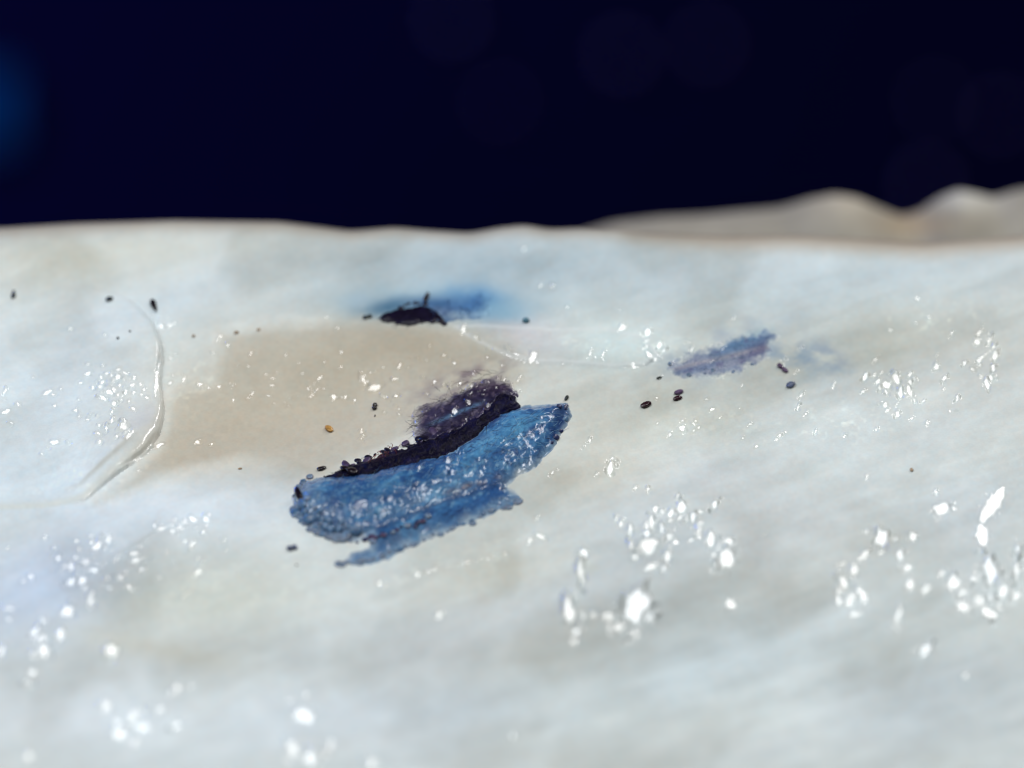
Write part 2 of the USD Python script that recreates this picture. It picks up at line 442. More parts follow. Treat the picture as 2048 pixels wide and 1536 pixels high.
# --- the large blue patch
FOLD = [(588, 1008), (590, 984), (612, 964), (640, 954), (690, 950), (735, 944), (786, 929), (830, 921), (872, 914), (900, 904), (920, 890), (950, 873), (966, 857), (990, 835), (1016, 818), (1060, 812), (1088, 813), (1112, 812), (1136, 806),
        (1142, 832), (1128, 860), (1112, 886), (1098, 910), (1070, 934), (1034, 956), (1016, 972), (1034, 984), (1044, 998), (1010, 1016), (950, 1042), (880, 1072), (810, 1100), (760, 1126), (715, 1134), (682, 1126), (700, 1108), (738, 1094), (742, 1080), (700, 1082),
        (660, 1074), (625, 1058), (600, 1040), (586, 1024)]
jit = 5.0 * n2(U, V, 17, 51, 0, 1, 2) + 2.5 * n2(U, V, 7, 52, 0, 1, 2)
jit2 = 5.0 * n2(U, V, 17, 53, 0, 1, 2) + 2.5 * n2(U, V, 7, 54, 0, 1, 2)
dF = sdf_near(FOLD, U + jit, V + jit2, 90)
UPPER = [(586, 1018), (588, 986), (612, 966), (640, 955), (735, 945), (830, 922), (900, 905), (950, 874), (990, 836), (1016, 818), (1040, 812), (1137, 806), (1142, 832), (1112, 886), (1070, 932), (1004, 970), (900, 1004), (830, 1030), (770, 1056), (700, 1078), (640, 1066), (600, 1040)]
dU = sdf_near(UPPER, U + jit * 0.6, V + jit2 * 0.6, 90)
T = np.where(dF > 0, 0.22 * sstep(0, 26, dF), dF * 0.01)
T = np.where(dU > 0, T + 0.5 * (0.5 * np.sqrt(np.clip(1 - (1 - np.clip(dU / 42, 0, 1)) ** 2, 0, 1)) + 0.5 * sstep(0, 50, dU)), T)
T = np.where(dU > 0, T + 0.38 * sstep(0, 75, dU), T)
T = np.where(dF > 0, T + (0.10 * n2(U, V, 30, 55, 20, 1.8, 3) + 0.05 * n2(U, V, 8, 56, 20, 1.5, 2)) * sstep(0, 14, dF), T)
c = np.empty(U.shape + (3,))
c[:] = (60, 102, 144)
m1, m2, m3 = n2(U, V, 46, 61, 22, 2.0, 3), n2(U, V, 15, 62, 15, 1.4, 3), n2(U, V, 6, 63, 20, 1.5, 2)
c = stain(c, np.clip(0.3 + 1.6 * m1, 0, 0.85), (34, 66, 112))
c = stain(c, np.clip(-0.05 - 1.5 * m1, 0, 0.65), (88, 136, 168))
c = stain(c, np.clip(2.0 * m2 - 0.2, 0, 0.7), (30, 50, 96))
c = stain(c, np.clip(-1.7 * m2 - 0.35, 0, 0.65), (138, 172, 188))
c = stain(c, np.clip(1.8 * m3 - 0.4, 0, 0.5), (34, 50, 90))
c = stain(c, np.clip(-1.8 * m3 - 0.55, 0, 0.6), (150, 165, 176))
c = stain(c, sstep(25, 60, dU) * np.clip(0.35 - 0.9 * m1 - 0.5 * m2, 0, 0.7), (86, 134, 164))       # paler teal belly
c = stain(c, np.exp(-((dU - 7) / 9.0) ** 2) * np.clip(0.55 + m2, 0, 0.85), (36, 58, 102))           # darker mottled border
c = stain(c, blob(U, V, 860, 1005, 150, 18, 22) * 0.6, (116, 158, 184))                 # pale lower lip
c = stain(c, blob(U, V, 1075, 805, 60, 9, -24) * 0.6, (150, 168, 180))
c = stain(c, blob(U, V, 920, 905, 60, 26, 25) * np.clip(0.25 + 1.2 * m2, 0, 0.7), (138, 168, 188))
c = stain(c, blob(U, V, 1000, 885, 70, 24, 25) * np.clip(1.2 * m2, 0, 0.5), (120, 156, 180))
c = stain(c, blob(U, V, 720, 1000, 60, 30, 10) * np.clip(0.1 + 1.2 * m3, 0, 0.6), (130, 158, 170))
c = stain(c, blob(U, V, 780, 950, 60, 20, 20) * 0.4, (30, 66, 118))
c = stain(c, sstep(70, 20, U - 590 + (V - 1000) * 0.1) * 0.45 * (1 - 0.5 * m2), (140, 142, 158))   # greyer at its left tip
c = stain(c, blob(U, V, 650, 1050, 60, 24, -20) * np.clip(0.5 + m2, 0, 0.8), (136, 136, 148))
c = stain(c, blob(U, V, 800, 1078, 120, 13, 20) * np.clip(0.6 + m2, 0, 0.8), (92, 104, 124))
c = stain(c, blob(U, V, 760, 1112, 70, 12, 20) * 0.5, (112, 138, 164))
c = stain(c, blob(U, V, 970, 1005, 100, 10, 22) * 0.5, (58, 88, 130))
c = stain(c, np.exp(-((dU + 2) / 5.0) ** 2) * sstep(720, 800, U) * sstep(960, 985, V) * 0.5, (52, 66, 98))
c = stain(c, blob(U, V, 700, 940, 50, 9, 0) * 0.7, (28, 36, 72))
c = stain(c, blob(U, V, 930, 985, 80, 5, 16) * np.clip(0.3 + 1.5 * m2, 0, 0.8), (140, 110, 110))
c = stain(c, blob(U, V, 1115, 835, 22, 28, 20) * 0.7, (50, 64, 104))
c = stain(c, blob(U, V, 840, 900, 90, 9, 18) * np.clip(0.5 + m2, 0, 0.8), (78, 70, 92))
feather = np.clip(1 - dF / (10.0 + 12 * sstep(960, 1010, V + (U - 850) * 0.35)), 0, 1)                                                    # thin ragged margin through which the flesh shows
fk = np.clip(feather * 0.85 + feather * 1.1 * m2, 0, 0.95)[..., None]
c = c * (1 - fk) + (0.45 * np.array([120, 138, 158]) + 0.55 * FLESH_C) * fk
c = c * np.array([0.86, 0.95, 0.99]) * (1 - fk) + c * fk
layer('blue_fold', T, c, dF)
# dark cleft along its upper side, and the dark shag above it
CLEFT = [(650, 950), (690, 938), (728, 928), (748, 914), (770, 908), (800, 900), (825, 891), (850, 881), (880, 870), (917, 854), (949, 837), (975, 818), (990, 801), (1008, 788), (1030, 796), (1040, 812), (1030, 824), (1000, 834), (975, 858), (944, 880), (915, 900), (880, 916), (850, 926), (800, 940), (735, 955), (680, 962)]
dC = sdf_near(CLEFT, U + jit * 1.5, V + jit2 * 1.5, 60)
T = np.where(dC > 0, 0.10 + 0.25 * np.clip(dC / 14, 0, 1) + 0.10 * n2(U, V, 8, 64, 20, 1.5, 2), dC * 0.01)
T = np.where(dU > 8, T - 0.9 * sstep(8, 20, dU), T)
c = np.empty(U.shape + (3,))
c[:] = (8, 7, 27)
c = stain(c, np.clip(1.5 * m2, 0, 0.6), (24, 24, 66))
c = stain(c, np.clip(-1.5 * m3 - 0.3, 0, 0.3), (34, 32, 66))
c = stain(c, blob(U, V, 755, 918, 22, 9, 25) * np.clip(0.2 + 1.4 * m3, 0, 0.7), (96, 44, 34))
c = stain(c, blob(U, V, 800, 896, 40, 8, 20) * np.clip(0.3 + m3, 0, 0.7), (60, 30, 48))
layer('dark_cleft', T, c, dC)
SHAG = [(822, 862), (830, 826), (852, 806), (886, 790), (926, 778), (960, 764), (996, 756), (1024, 764), (1040, 790), (1020, 806), (985, 820), (955, 842), (915, 864), (876, 880), (842, 886)]
dS = sdf_near(SHAG, U + jit * 2.2, V + jit2 * 2.2, 60)
T = np.where(dS > 0, 0.06 + 0.16 * np.clip(dS / 16, 0, 1) + 0.05 * n2(U, V, 9, 65, 20, 1.5, 2), dS * 0.01)
T = np.where(dC > 7, T - 0.5, T)
c = np.empty(U.shape + (3,))
c[:] = (54, 50, 74)
c = stain(c, np.clip(0.25 + 1.4 * m2, 0, 0.8), (28, 25, 48))
c = stain(c, np.clip(-1.6 * m3 - 0.2, 0, 0.6), (104, 94, 108))
c = stain(c, blob(U, V, 985, 775, 40, 16, 10) * 0.5, (44, 26, 44))
c = stain(c, np.exp(-((V - 850 + (U - 870) * 0.42) / 5.0) ** 2) * sstep(840, 880, U) * sstep(980, 950, U) * 0.6, (88, 128, 160))
fe = np.clip(1 - dS / 20.0, 0, 1) * sstep(-4, -20, dC)
c = np.where(fe[..., None] > 0, c * (1 - np.clip(fe + 0.9 * fe * m2, 0, 0.9))[..., None] + FLESH_C * np.clip(fe + 0.9 * fe * m2, 0, 0.9)[..., None], c)
layer('dark_shag', T, c, dS)

# --- the small upper patch
TOPD = [(756, 638), (772, 628), (792, 619), (818, 616), (838, 611), (856, 616), (872, 625), (884, 636), (862, 644), (838, 645), (814, 651), (790, 646)]
TOPB = [(840, 606), (880, 602), (914, 598), (944, 586), (966, 582), (984, 602), (980, 628), (952, 638), (916, 639), (892, 646), (872, 644), (852, 632)]
jt, jt2 = jit * 0.7, jit2 * 0.7
dB = sdf_near(TOPB, U + jt, V + jt2, 60)
T = np.where(dB > 0, 0.01 + 0.08 * sstep(0, 24, dB), dB * 0.01)
c = np.empty(U.shape + (3,))
c[:] = (62, 96, 138)
c = stain(c, np.clip(0.1 + 1.4 * m2, 0, 0.6), (44, 66, 108))
c = stain(c, blob(U, V, 890, 625, 40, 14, 0) * 0.7, (56, 70, 104))
c = stain(c, blob(U, V, 935, 610, 40, 22, 20) * 0.5, (58, 104, 158))
fe = np.clip(np.clip(1 - dB / 30.0, 0, 1) * (1.05 + 0.7 * m2) * (0.35 + 0.65 * sstep(642, 626, V)), 0, 1)
c = c * (1 - fe)[..., None] + FLESH_C * fe[..., None]
layer('blue_fold_small', T, c, dB)
dD = sdf_near(TOPD, U + jt, V + jt2, 60)
T = np.where(dD > 0, 0.02 + 0.06 * np.sqrt(np.clip(dD / 16, 0, 1)), dD * 0.01)
c = np.empty(U.shape + (3,))
c[:] = (12, 7, 26)
c = stain(c, np.clip(-1.6 * m3 - 0.2, 0, 0.3), (34, 30, 62))
layer('dark_core', T, c, dD)

# --- the faint right patch
FAINT = [(1322, 742), (1345, 720), (1372, 704), (1400, 692), (1440, 684), (1468, 668), (1500, 660), (1536, 656), (1560, 664), (1546, 684), (1552, 700), (1538, 718), (1500, 736), (1470, 748), (1430, 758), (1390, 760), (1350, 752)]
dR = sdf_near(FAINT, U + jit * 2.4, V + jit2 * 2.0, 60)
T = np.where(dR > 0, 0.006 + 0.03 * sstep(0, 25, dR) + 0.012 * n2(U, V, 12, 66, 15, 2, 2), dR * 0.01)
band = n2(U, V, 15, 67, 17, 5.0, 3)
c = np.empty(U.shape + (3,))
c[:] = (108, 122, 148)
c = stain(c, np.clip(0.1 + 1.5 * band, 0, 0.75), (84, 96, 128))
c = stain(c, np.clip(-1.4 * band - 0.15, 0, 0.45), (152, 152, 162))
c = stain(c, blob(U, V, 1485, 685, 60, 14, 18) * 0.75, (82, 120, 154))
c = stain(c, blob(U, V, 1515, 706, 34, 14, 30) * 0.6, (84, 82, 112))
c = stain(c, np.exp(-((V - 722 + (U - 1420) * 0.24) / 5.0) ** 2) * 0.4, (168, 154, 148))
c = stain(c, np.clip(1.5 * m3 - 0.2, 0, 0.6), (88, 90, 122))
fe = np.clip(np.clip(1 - dR / 17.0, 0, 1) * (1.1 + 1.2 * m2 + 0.6 * m3) + 0.12 * np.clip(m2, 0, 1), 0, 1.0)
fe = np.maximum(fe, np.clip(1.2 - dR / 7.0, 0, 1))
c = c * (1 - fe)[..., None] + FLESH_C * fe[..., None]
layer('blue_film_faint', T, c, dR)

# ------------------------------------------------------------------ wet skin: tiny flat-sided wrinkles and beads of the liquid film
UT, VT = uv(ZT)
GY, GX = np.gradient(ZT, ys, xs)
interp_z = RegularGridInterpolator((ys, xs), ZT, bounds_error=False, fill_value=None)


def at(u, v, extra=0.0):
    """the point (mm) of the tissue's top seen at a photograph pixel"""
    u, v = np.atleast_1d(np.asarray(u, float)), np.atleast_1d(np.asarray(v, float))
    r = ray(u, v)
    z = np.zeros(len(u))
    for _ in range(25):
        t = (z - CAM[2]) / r[:, 2]
        p = CAM + t[:, None] * r
        z = 0.5 * z + 0.5 * interp_z(np.stack([np.clip(p[:, 1], ys[0], ys[-1]), np.clip(p[:, 0], xs[0], xs[-1])], -1))
    p[:, 2] = z + extra
    return p


def half(p, lamp):
    l, v = lamp - p, CAM - p
    h = l / np.linalg.norm(l) + v / np.linalg.norm(v)
    return h / np.linalg.norm(h)


GL = []                            # (x, y, length, width, angle): bright facets of the wet skin, in photograph pixels


def cluster(x, y, rx, ry, n, smin, smax, deg=0.0):
    kept = []
    for _ in range(n * 6):
        if len(kept) >= n:
            break
        p, q = rng.normal(0, 0.55, 2) * (rx, ry)
        a = math.radians(deg)
        u, v = x + p * math.cos(a) + q * math.sin(a), y - p * math.sin(a) + q * math.cos(a)
        if any((u - k[0]) ** 2 + (v - k[1]) ** 2 < max(8.5, 1.15 * smax) ** 2 for k in kept):
            continue
        kept.append((u, v))
        s = rng.uniform(smin, smax)
        GL.append((u, v, s * rng.uniform(1, 1.8), s * rng.uniform(0.75, 1.0), rng.uniform(-20, 80)))


STROKES, STROKE_ENDS = [], []


def stroke(pts, w):
    """a long glint along a natural ridge"""
    pts = np.array(pts, float)
    L = np.r_[0, np.cumsum(np.linalg.norm(np.diff(pts, axis=0), axis=1))]
    s = np.arange(0, L[-1], 4.0)
    x, y = np.interp(s, L, pts[:, 0]), np.interp(s, L, pts[:, 1])
    x, y = gaussian_filter(x, 1.5, mode='nearest'), gaussian_filter(y, 1.5, mode='nearest')
    ws = w * np.sqrt(np.clip(np.sin(np.pi * (s + 4) / (L[-1] + 8)), 0.15, 1))
    ang = np.degrees(np.arctan2(-np.gradient(y), np.gradient(x)))
    STROKE_ENDS.append((len(STROKES), len(STROKES) + len(x)))
    STROKES.extend((a, b, 7.0, c_, e) for a, b, c_, e in zip(x, y, ws, ang))


# left flap
cluster(226, 754, 28, 8, 6, 5, 7); cluster(244, 770, 18, 16, 6, 5, 7); cluster(222, 790, 20, 14, 9, 5, 8); cluster(205, 772, 12, 12, 4, 5, 7)
GL += [(176, 747, 17, 5, 30), (161, 766, 9, 4, 20), (95, 785, 17, 6, 30), (122, 778, 5, 4, 0), (65, 755, 4, 3, 0), (10, 783, 9, 5, 60), (8, 795, 6, 5, 0), (12, 823, 16, 6, 25), (4, 825, 8, 5, 10), (23, 846, 7, 5, 0),
       (243, 842, 9, 6, 20), (247, 852, 12, 9, 20), (257, 872, 13, 7, 40), (266, 864, 6, 5, 40), (108, 885, 14, 7, 15), (98, 893, 9, 5, 30), (137, 886, 6, 6, 0), (181, 830, 5, 4, 0), (187, 830, 5, 4, 0), (207, 851, 4, 4, 0), (206, 730, 4, 3, 0)]
stroke([(324, 712), (317, 735), (312, 765), (310, 796)], 6)
stroke([(311, 872), (303, 888), (294, 900), (278, 914), (258, 927), (235, 937)], 7)
stroke([(306, 632), (310, 644), (318, 652), (330, 655), (342, 651), (353, 643)], 6)
GL += [(318, 632, 4, 6, 80), (336, 633, 4, 6, 80), (310, 637, 5, 4, 0)]
# beads right of it
GL += [(441, 673, 8, 5, 60), (436, 682, 6, 4, 60), (456, 690, 7, 4, -70), (427, 707, 8, 5, -40), (350, 757, 5, 4, 0), (366, 760, 12, 6, 70), (400, 770, 11, 6, 20), (418, 776, 4, 4, 0), (437, 773, 6, 5, 0), (467, 773, 5, 5, 0), (474, 732, 4, 4, 0), (532, 749, 4, 3, 0),
       (497, 795, 7, 5, 60), (549, 806, 4, 3, 0), (569, 804, 3, 3, 0), (597, 793, 5, 5, 0), (617, 765, 9, 6, 60), (624, 780, 18, 7, -65), (639, 757, 9, 5, 50), (649, 724, 4, 4, 0), (668, 793, 9, 7, 60), (690, 795, 7, 6, 60), (709, 800, 6, 5, 70), (748, 776, 22, 9, 25), (728, 762, 17, 8, -60),
       (653, 634, 7, 5, 60), (676, 656, 9, 5, 25), (682, 704, 6, 4, 30), (752, 742, 8, 4, 20), (767, 735, 5, 4, 0), (799, 732, 10, 6, 70), (816, 734, 6, 3, 0), (793, 758, 9, 5, 10), (817, 716, 5, 4, 0), (835, 715, 4, 4, 0), (888, 710, 7, 4, 20), (900, 718, 5, 4, 0), (847, 754, 4, 4, 0),
       (767, 793, 9, 5, -30), (776, 800, 6, 4, -30), (791, 812, 5, 4, 0), (798, 818, 4, 4, 0), (769, 824, 3, 3, 0), (723, 862, 7, 6, 0), (727, 871, 6, 5, 0), (723, 878, 6, 5, 0), (395, 883, 8, 6, 0), (424, 887, 6, 5, 0), (320, 890, 13, 5, 30)]
# film and upper half
GL += [(927, 659, 9, 9, 0), (952, 674, 9, 6, -30), (978, 697, 5, 7, 70), (1065, 715, 10, 18, -30), (974, 715, 5, 4, 0), (1042, 752, 5, 4, 0), (1005, 731, 4, 4, 0), (1244, 657, 13, 9, 20), (1295, 665, 12, 10, 0), (1180, 706, 5, 11, -10), (1207, 708, 5, 10, 0), (1191, 714, 5, 4, 0), (1268, 734, 7, 7, 0),
       (1319, 690, 8, 11, -20), (1327, 701, 9, 5, 30), (1081, 573, 4, 6, 0), (1105, 573, 4, 6, 0), (1048, 498, 5, 5, 0), (1134, 614, 4, 3, 0), (1243, 616, 5, 4, 0), (1240, 617, 4, 4, 0), (1373, 684, 4, 4, 0)]
stroke([(1294, 704), (1300, 713), (1310, 719), (1325, 721)], 8)
stroke([(1013, 690), (1020, 702), (1035, 710), (1052, 713)], 2.2)
# on the dark shag and the blue fold
GL += [(937, 805, 9, 9, 0), (909, 822, 9, 11, 0), (904, 832, 5, 5, 0), (916, 824, 5, 5, 0), (852, 822, 6, 5, 0), (857, 824, 4, 4, 0), (871, 831, 5, 5, 0), (968, 789, 6, 5, 0), (973, 791, 5, 5, 0), (974, 796, 4, 4, 0), (976, 811, 8, 6, 10), (951, 771, 5, 6, 0), (960, 782, 4, 4, 0), (903, 767, 5, 4, 0), (900, 773, 5, 5, 0), (920, 766, 6, 5, 0), (888, 769, 4, 4, 0), (846, 754, 4, 4, 0), (812, 891, 8, 6, 0), (932, 838, 4, 4, 0),
       (907, 888, 10, 8, -40), (913, 898, 7, 6, -40), (919, 903, 7, 5, 0), (926, 901, 6, 5, 0), (897, 923, 9, 8, 0), (915, 920, 5, 6, 0), (913, 928, 6, 6, 0), (912, 934, 5, 5, 0), (1038, 874, 5, 5, 0), (1037, 945, 5, 5, 0), (1012, 890, 12, 5, 10), (1048, 930, 8, 4, 0),
       (596, 998, 9, 8, 30), (607, 1007, 5, 5, 0), (613, 1008, 7, 11, 0), (624, 1008, 6, 6, 0), (595, 1014, 6, 6, 0), (636, 1016, 9, 6, 40), (649, 1011, 7, 5, 30), (673, 1011, 10, 6, 20), (617, 1037, 5, 5, 0), (815, 1019, 5, 5, 0), (811, 1038, 5, 5, 0), (826, 1036, 6, 5, 0), (640, 1021, 5, 5, 0)]
stroke([(894, 932), (901, 940), (910, 949)], 9)
# right of the patches
GL += [(1568, 720, 5, 6, 0), (1568, 732, 6, 7, 0), (1593, 744, 4, 4, 0), (1365, 857, 9, 11, 70), (1392, 842, 6, 7, 0), (1387, 861, 7, 6, 0), (1395, 857, 6, 5, 0), (1391, 847, 5, 5, 0), (1222, 937, 15, 9, 60), (1224, 922, 9, 8, 0), (1560, 870, 6, 6, 0), (1567, 866, 5, 5, 0),
       (1792, 757, 11, 11, 0), (1817, 778, 9, 5, -60), (1819, 782, 14, 9, -60), (1801, 785, 8, 14, 0), (1797, 779, 6, 8, 0), (1827, 797, 6, 11, 30), (1750, 749, 7, 5, 30), (1762, 747, 4, 4, 0), (1760, 775, 6, 8, 0), (1778, 786, 6, 7, 0), (1795, 827, 8, 9, 0), (1775, 820, 5, 8, 0), (1818, 758, 7, 6, 0), (1827, 760, 7, 6, 0), (1836, 760, 5, 5, 0),
       (1855, 847, 4, 7, 30), (1954, 684, 9, 8, 0), (1979, 680, 5, 14, -20), (1987, 697, 5, 14, -20), (1990, 712, 10, 14, 0), (1872, 734, 8, 10, 0), (1873, 713, 5, 5, 0), (1974, 767, 8, 14, 20), (1981, 755, 8, 10, 30), (1914, 797, 6, 7, 0), (1887, 780, 5, 5, 0), (1900, 822, 5, 5, 0)]
stroke([(2008, 976), (1998, 992), (1985, 1010), (1972, 1028), (1962, 1042)], 17)
stroke([(1962, 1052), (1964, 1070), (1967, 1088)], 16)
GL += [(1884, 1018, 22, 15, 10), (1872, 985, 6, 8, 0), (1980, 1140, 18, 34, 20), (1992, 1165, 16, 14, 0), (1906, 1166, 20, 16, -20), (1945, 1188, 18, 14, -35), (1958, 1198, 18, 15, -30), (2006, 1180, 18, 16, 40), (1994, 1208, 12, 20, 20), (1992, 1236, 14, 15, 0), (1702, 1198, 16, 15, 0), (1700, 1178, 12, 12, 0), (1686, 1165, 10, 22, 35), (1676, 1150, 12, 14, 0), (1726, 1192, 10, 24, 30), (1708, 1142, 10, 16, 0), (1762, 1076, 17, 20, 0), (1760, 1088, 12, 10, 0), (1730, 1110, 18, 8, 40), (1820, 1170, 9, 14, 0), (1852, 1178, 10, 12, 0), (1815, 1135, 12, 10, 0), (1796, 1230, 9, 30, -10), (1794, 1255, 14, 11, 0), (1850, 1300, 22, 12, 40), (1840, 1308, 12, 8, 30), (1865, 1290, 16, 8, 30), (1885, 1145, 10, 10, 0), (2035, 1105, 10, 20, 0), (2033, 1140, 8, 26, 0), (1930, 1352, 9, 8, 0)]
# front right swell
GL += [(1270, 1210, 46, 40, 30), (1286, 1222, 26, 30, 0), (1256, 1216, 20, 24, 0), (1262, 1195, 10, 24, 40), (1285, 1174, 16, 13, 0), (1225, 1250, 17, 16, 0), (1238, 1243, 10, 14, 0), (1230, 1232, 7, 16, 30), (1301, 1090, 32, 15, 20), (1292, 1094, 18, 14, 0), (1273, 1110, 10, 14, -40), (1264, 1092, 5, 26, 35), (1234, 1038, 7, 9, 30), (1241, 1048, 9, 9, 0), (1260, 1062, 7, 14, 0), (1335, 1112, 10, 13, 0), (1327, 1136, 8, 9, 0), (1324, 1055, 7, 18, 20), (1336, 1073, 14, 10, 0), (1304, 1045, 8, 16, 20), (1293, 1067, 8, 14, 0), (1311, 1018, 8, 9, 0), (1358, 998, 8, 12, 30), (1363, 1016, 11, 14, 0), (1386, 1035, 9, 10, 0), (1398, 1058, 10, 17, 10), (1421, 1078, 10, 20, 10), (1452, 1088, 17, 13, 0), (1455, 1118, 22, 22, 30), (1437, 1132, 11, 14, 20), (1462, 1110, 10, 14, 0), (1461, 1208, 14, 15, 0), (1169, 1106, 11, 9, 0), (1158, 1108, 9, 9, 0), (1163, 1145, 9, 30, 5), (1140, 1225, 16, 28, 10), (1136, 1212, 9, 22, 10), (1152, 1258, 15, 15, 0), (1148, 1283, 12, 10, 0), (1262, 1278, 15, 11, 10), (1080, 1072, 18, 7, -20), (1060, 1080, 8, 8, 0), (1272, 975, 5, 7, 0), (1296, 979, 5, 8, 0), (1075, 1036, 5, 6, 0)]
# left front
for x, y, n in [(188, 1088, 8), (128, 1140, 7), (180, 1160, 7), (372, 1050, 10)]:
    cluster(x, y, 34, 15, n, 4, 10)
stroke([(228, 1124), (238, 1110), (248, 1102), (266, 1091), (285, 1080), (300, 1068), (322, 1056), (350, 1049)], 4.5)
GL += [(243, 1105, 18, 8, 45), (310, 1064, 9, 4, 30), (178, 1131, 12, 5, 5), (196, 1128, 8, 4, 0), (205, 1128, 7, 3, 0), (176, 1120, 7, 5, 0), (278, 1118, 26, 5, 18), (285, 1138, 8, 8, 40), (275, 1146, 5, 5, 0), (257, 1138, 6, 4, 0), (240, 1156, 14, 8, 0), (217, 1155, 10, 4, 0), (205, 1152, 5, 6, 0), (220, 1176, 6, 8, -30), (212, 1168, 10, 4, -20), (181, 1198, 12, 20, 0), (134, 1222, 22, 13, 40), (165, 1192, 4, 5, 0), (414, 1049, 7, 6, 0), (385, 1088, 17, 7, 40), (448, 1080, 8, 6, 30), (445, 1073, 4, 4, 0), (452, 1100, 4, 3, 0), (404, 1130, 5, 12, -10), (397, 1143, 13, 7, 30), (366, 1193, 6, 4, 0), (377, 1185, 5, 4, 0), (62, 1153, 7, 9, 40), (45, 1164, 12, 5, 30), (18, 1217, 18, 6, 0), (18, 1238, 8, 7, 0), (80, 1280, 20, 13, 15), (88, 1303, 16, 17, 20), (97, 1295, 8, 8, 0), (4, 1302, 8, 16, -30), (222, 1300, 18, 16, 0), (221, 1313, 13, 14, 0), (56, 1369, 13, 12, -30), (211, 1411, 16, 15, 0), (267, 1432, 15, 12, 40), (237, 1468, 24, 15, 10), (232, 1452, 9, 10, 0), (228, 1455, 8, 6, 0), (340, 1386, 12, 9, 30), (355, 1377, 12, 11, 0), (382, 1373, 7, 7, 0), (352, 1452, 17, 8, 20), (58, 1512, 11, 13, -20), (607, 1431, 30, 18, -5), (592, 1426, 12, 14, 0), (585, 1498, 22, 13, -45), (619, 1516, 17, 18, 0), (748, 1526, 20, 13, -30), (1025, 1472, 9, 7, 20), (177, 1283, 6, 5, 0), (878, 1230, 10, 10, 0), (612, 1388, 9, 7, 0), (582, 1398, 12, 6, 30), (640, 1535, 9, 6, 0), (270, 1488, 12, 9, 0)]
for x, y, rx, ry, n, a_, b_ in [(1258, 1222, 48, 38, 12, 9, 17), (1300, 1092, 44, 32, 10, 6, 12), (1445, 1118, 24, 30, 5, 8, 13), (1335, 1050, 40, 30, 8, 5, 9), (1700, 1180, 34, 34, 7, 8, 13), (1965, 1185, 52, 52, 12, 9, 17), (1142, 1235, 14, 42, 5, 9, 13), (1400, 1050, 40, 26, 6, 5, 9),
                             (70, 1280, 60, 50, 7, 9, 13), (240, 1440, 50, 40, 5, 9, 14), (170, 1150, 120, 50, 10, 4, 11), (372, 1052, 46, 14, 10, 5, 8), (1800, 770, 60, 34, 12, 5, 9), (1970, 720, 40, 50, 8, 5, 9), (600, 1500, 50, 20, 4, 11, 16), (1780, 1080, 60, 40, 7, 6, 11), (260, 1100, 70, 34, 5, 4, 10), (230, 780, 60, 40, 14, 4, 7)]:
    cluster(x, y, rx, ry, n, a_, b_)
# beaded crest that runs up to the right under the large patch
for t in np.linspace(0, 1, 16):
    GL.append((835 + 175 * t + rng.normal(0, 2), 1148 - 42 * t + rng.normal(0, 2), rng.uniform(4, 8), rng.uniform(3, 5), 20))
GL += [(760, 1167, 9, 6, -30), (770, 1172, 5, 5, 0), (835, 1148, 8, 6, 20), (975, 1117, 6, 5, 30)]
# countless pin-prick glints
for x, y, rx, ry, n in [(640, 760, 260, 60, 40), (200, 800, 130, 90, 40), (820, 960, 200, 60, 10), (960, 780, 120, 40, 18), (1450, 850, 300, 120, 30), (250, 1130, 180, 60, 40), (1400, 700, 140, 60, 14), (1830, 760, 160, 90, 25), (1000, 880, 110, 60, 6)]:
    cluster(x, y, rx, ry, int(n * 0.8), 4.4, 5.4)

